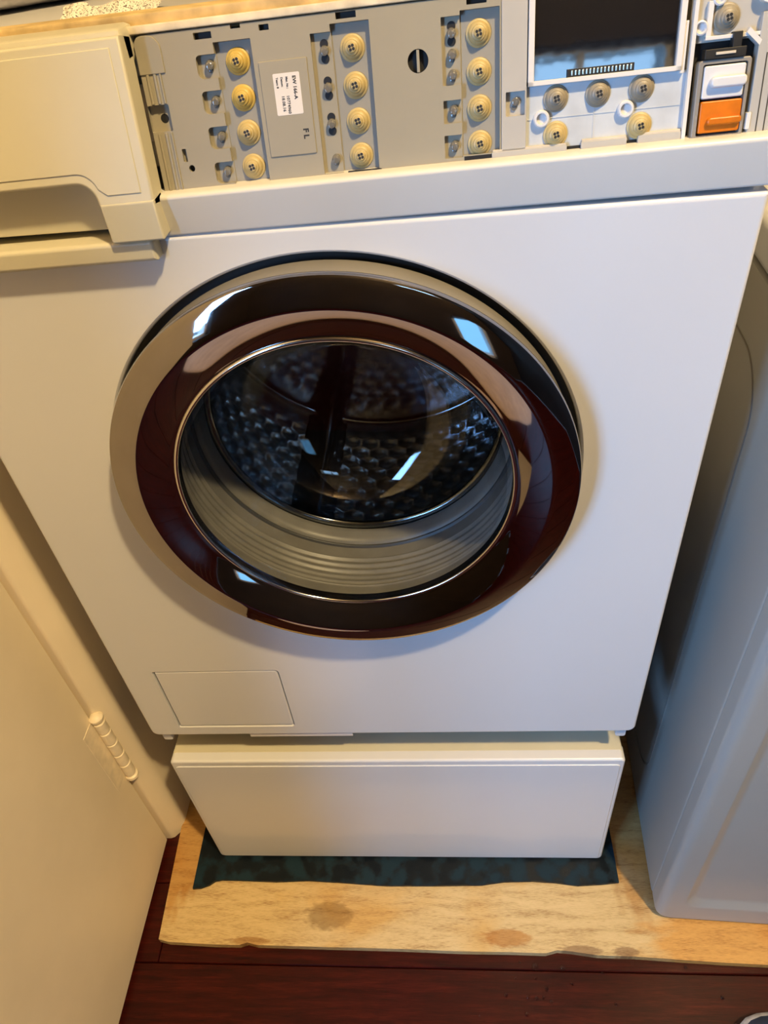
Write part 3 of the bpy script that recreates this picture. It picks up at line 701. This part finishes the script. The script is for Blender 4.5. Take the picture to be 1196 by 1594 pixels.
bm = nb(); pcyl(bm, 283.6, 50.5, [(2.2, 0.9), (2.2, 1.15)], 20); mk('screw_hole_shade', bm, 'black', rc, 0)  # black disc paints the dark of a hole
bm = nb(); ps(bm, 274.8, 277.4, 3, 12, 2.2, -2, 0.5, 0.4); mk('latch', bm, 'frame', rc, 30)

# detergent drawer
def arc(cx_, cy_, r, a0, a1, n=8): return [(cx_+r*math.cos(math.radians(a0+(a1-a0)*i/n)), cy_+r*math.sin(math.radians(a0+(a1-a0)*i/n))) for i in range(n+1)]
out_ = [(-297, 11)]+arc(-139, -1, 12, 90, 0)+[(-126, -4), (-90, -4), (-90, 86.5), (-297, 86.5)]
def inset_poly(poly, d):
    n = len(poly); R = []
    for i in range(n):
        p0, p1, p2 = Vector(poly[i-1]), Vector(poly[i]), Vector(poly[(i+1) % n])
        e0, e1 = (p1-p0).normalized(), (p2-p1).normalized()
        n0, n1 = Vector((-e0.y, e0.x)), Vector((-e1.y, e1.x))
        b = (n0+n1); b = b/ max(0.3, b.dot(n0)) if b.length > 1e-6 else n0
        R.append((p1.x+b.x*d, p1.y+b.y*d))
    return R
area2 = sum(out_[i][0]*out_[(i+1) % len(out_)][1]-out_[(i+1) % len(out_)][0]*out_[i][1] for i in range(len(out_)))
sgn = 1 if area2 > 0 else -1
def solid(bm, poly, n0, n1, bev, mp, s):
    L = []
    for k in range(4):
        t = k/3*PI/2
        L.append([mp(a, b, n0-bev*(1-math.cos(t))) for a, b in inset_poly(poly, s*bev*(1-math.sin(t)))])
    L.append([mp(a, b, n1) for a, b in poly]); loops(bm, L)
bm = nb(); solid(bm, out_, 0, -18, 2.0, PD, sgn)
# lower corner block hangs straight down below the slope
def PV(u, v, n): return Vector((u*0.001, -0.0155-0.001*n, 1.0165+0.001*(v+0.017*u)))
slab(bm, -126, -90, -22.5, 3, 0, -16, (2, 1, 0.5, 0.5), 1.6, PV)
dw = mk('detergent_drawer', bm, 'cream', wm, 40, 'yellowed cream detergent drawer front with handle recess')
inl = [(-297, 17)]+arc(-137, 4, 13, 90, 15)+[(-119, 3.2), (-97, 3.2), (-97, 81), (-297, 81)]
bm = nb(); solid(bm, inl, 0.7, -1, 0.6, PD, sgn); mk('drawer_inlay', bm, 'cream', dw, 40)
bm = nb(); box(bm, -0.2965, -0.122, 0.002, 0.010, 0.9955, 1.036, 0.001); mk('handle_recess', bm, 'cream', dw, 30)
bm = nb(); slab(bm, -0.297, -0.1, 0.9735, 0.9880, -0.0115, 0.016, (0.001, 0.001, 0.003, 0.003), 0.003, FR)
for v in bm.verts: v.co.z += 0.012*(v.co.x+0.1)+0.0035
mk('drawer_ledge', bm, 'cream', wm, 40)
# lid and aged strip
def TM(a, b, c): return Vector((a, b, c+0.013*a))
bm = nb(); box(bm, -W, W, 0.050, 0.60, 1.090, 1.1085, 0.003, TM); mk('top_lid', bm, 'enamel', wm, 30)
bm = nb(); box(bm, -W, W, 0.0345, 0.0505, 1.098, 1.1110, 0.002, TM); mk('aged_strip', bm, 'ochre', wm, 30)
bm = nb(); box(bm, -W, -0.09, 0.008, 0.034, 1.088, 1.1080, 0.004, TM); mk('drawer_top', bm, 'cream', wm, 30)

# ================================================================== DRYER
dry = empty('dryer', (0.657, 0.22, 0.0)); tag(dry, 'grey white dryer standing on the plywood beside the washing machine', 'dryer')
AD = math.radians(-2.9); OX, OY = 0.3565, -0.0815
def DM(a, b, c): return Vector((OX+a*math.cos(AD)-b*math.sin(AD), OY+a*math.sin(AD)+b*math.cos(AD), c))
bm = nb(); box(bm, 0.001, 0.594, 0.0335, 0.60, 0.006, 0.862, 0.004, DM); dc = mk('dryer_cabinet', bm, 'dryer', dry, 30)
bm = nb(); box(bm, 0.003, 0.592, 0.028, 0.036, 0.010, 0.860, 0, DM); mk('front_seam', bm, 'seam', dc, 0)
# front panel with a sunken centre
bm = nb()
DF = lambda a, b, c: DM(a, c, b)
L = []
for ins, d in ((0.0, 0.030), (0.0, 0.012), (0.0012, 0.0065), (0.004, 0.0028), (0.008, 0.0008), (0.013, 0.0), (0.030, 0.0), (0.034, 0.0012), (0.040, 0.0050), (0.046, 0.0062)):
    rad = max(0.012, 0.02)-min(ins, 0.01)*0.5 if ins < 0.02 else 0.022
    L.append([DF(a, b, d) for a, b in rrect(ins, 0.595-ins, 0.0005+ins*(1.0 if ins < 0.02 else 1.6), 0.860-ins, max(0.006, rad))])
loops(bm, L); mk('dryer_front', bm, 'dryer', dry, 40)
bm = nb()
DS = lambda a, b, c: DM(c, a, b)
ro = rrect(0.165, 0.56, 0.09, 0.800, 0.06, 12); ri_ = rrect(0.1665, 0.5585, 0.0915, 0.7985, 0.0585, 12)
loops(bm, [[DS(a, b, 0.0012) for a, b in ro], [DS(a, b, -0.0002) for a, b in ro], [DS(a, b, -0.0002) for a, b in ri_], [DS(a, b, 0.0012) for a, b in ri_]], cap0=False, cap1=False)
mk('side_embossing', bm, 'bezel', dc, 30)
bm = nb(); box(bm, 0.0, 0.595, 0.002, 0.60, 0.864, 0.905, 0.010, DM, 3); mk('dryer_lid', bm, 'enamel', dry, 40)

# ================================================================== SMALL THINGS
# water drops on the floor
drops = [(833, 1505, 4.2), (803, 1523, 2.2), (788, 1549, 2.6), (851, 1540, 2.4), (822, 1552, 2.2), (836, 1554, 2.4), (847, 1553, 2.0), (859, 1560, 2.4), (821, 1579, 2.6),
         (747, 1582, 1.6), (891, 1532, 1.8), (959, 1563, 2.2), (876, 1507, 3.0), (834, 1523, 1.8), (1125, 1553, 2.2), (1068, 1505, 2.4), (809, 1498, 1.8), (938, 1515, 1.8)]
for px, py, r in drops:
    p = on_z(px, py, ZF); R = r*0.0012; bm = nb()
    lathe(bm, [(R, -0.0001), (R*0.97, R*0.18), (R*0.84, R*0.42), (R*0.58, R*0.62), (R*0.28, R*0.72), (R*0.03, R*0.75)], 0, 0, 16, lambda a, b, c: Vector((p.x+a, p.y+b, ZF+c)), True, True)
    tag(mk('water_drop', bm, 'drop', None, 60), 'large clear water drop on the narrow floor strip beside the plywood edge' if r > 4 else
        ('small clear water drop on the narrow floor strip beside the plywood edge' if py < 1518 else 'small clear water drop on the wide dark red floor plank'), 'water drop', 'water drops on the wooden floor')
# crumpled paper slip on the lid
bm = nb(); n = 22
bot = [Vector((-0.146+0.062*i/n, 0.058+0.0025*math.sin(i*1.7)+0.004*i/n, 0)) for i in range(n+1)]
rowsP = []
for k, h in enumerate((0.0, 0.003, 0.006, 0.008)):
    rowsP.append([bm.verts.new((p.x+0.001*math.sin(i*2.1+k)+(0.0025*k if i > n-2 else 0), p.y+0.005*k+0.0018*math.sin(i*0.9+k*1.3), 1.1083+0.013*p.x+0.0005+h*(0.72+0.2*math.sin(i*0.55)))) for i, p in enumerate(bot)])
for k in range(3):
    for i in range(n): bm.faces.new((rowsP[k][i], rowsP[k][i+1], rowsP[k+1][i+1], rowsP[k+1][i]))
r_ = bmesh.ops.solidify(bm, geom=bm.faces[:], thickness=0.0003)
tag(mk('paper_slip', bm, 'paper', None, 60), 'crumpled printed paper slip lying on the washing machine top', 'paper')
# folded cloths
def cloth(name, c, sx, sy, sz, label, mats, rot=0):
    bm = nb(); na_, nr = 40, 9; V = []
    for k in range(nr+1):
        t = k/nr; row = []
        for j in range(na_):
            a = 2*PI*j/na_
            wob = 1+0.06*math.sin(3*a+1)+0.03*math.sin(7*a)
            rr = math.sin(t*PI)**0.55 if 0 < t < 1 else 0.001
            z = (1-math.cos(t*PI))/2
            x, y_ = sx*rr*wob*math.cos(a), sy*rr*wob*math.sin(a)
            zz = sz*z*(1+0.10*math.sin(5*a+t*4)*rr)
            row.append(bm.verts.new((c[0]+x*math.cos(rot)-y_*math.sin(rot), c[1]+x*math.sin(rot)+y_*math.cos(rot), c[2]+zz)))
        V.append(row)
    for k in range(nr):
        for j in range(na_):
            f = bm.faces.new((V[k][j], V[k][(j+1) % na_], V[k+1][(j+1) % na_], V[k+1][j])); f.material_index = 1 if k < nr*0.62 else 0
    return tag(mk(name, bm, mats, None, 80), label, 'cloth')
cloth('reflected_prop', (-0.190, -0.392, ZF), 0.110, 0.128, 0.03, 'added unseen beige towel on the floor beside the open door', ['prop', 'prop'], 0.1)['category'] = 'prop'  # unseen cloth shape added so the ring's top mirrors beige
cloth('folded_cloth', (-0.225, 0.20, 1.106), 0.085, 0.075, 0.022, 'dark navy folded cloth with pale edge on the washing machine top', ['cloth', 'clothg'])
pc = on_z(1196, 1594, ZF)
cloth('floor_cloth', (pc.x+0.030, pc.y-0.058, ZF), 0.10, 0.075, 0.03, 'grey and navy cloth lying on the floor before the dryer', ['cloth', 'clothg'], 0.2)
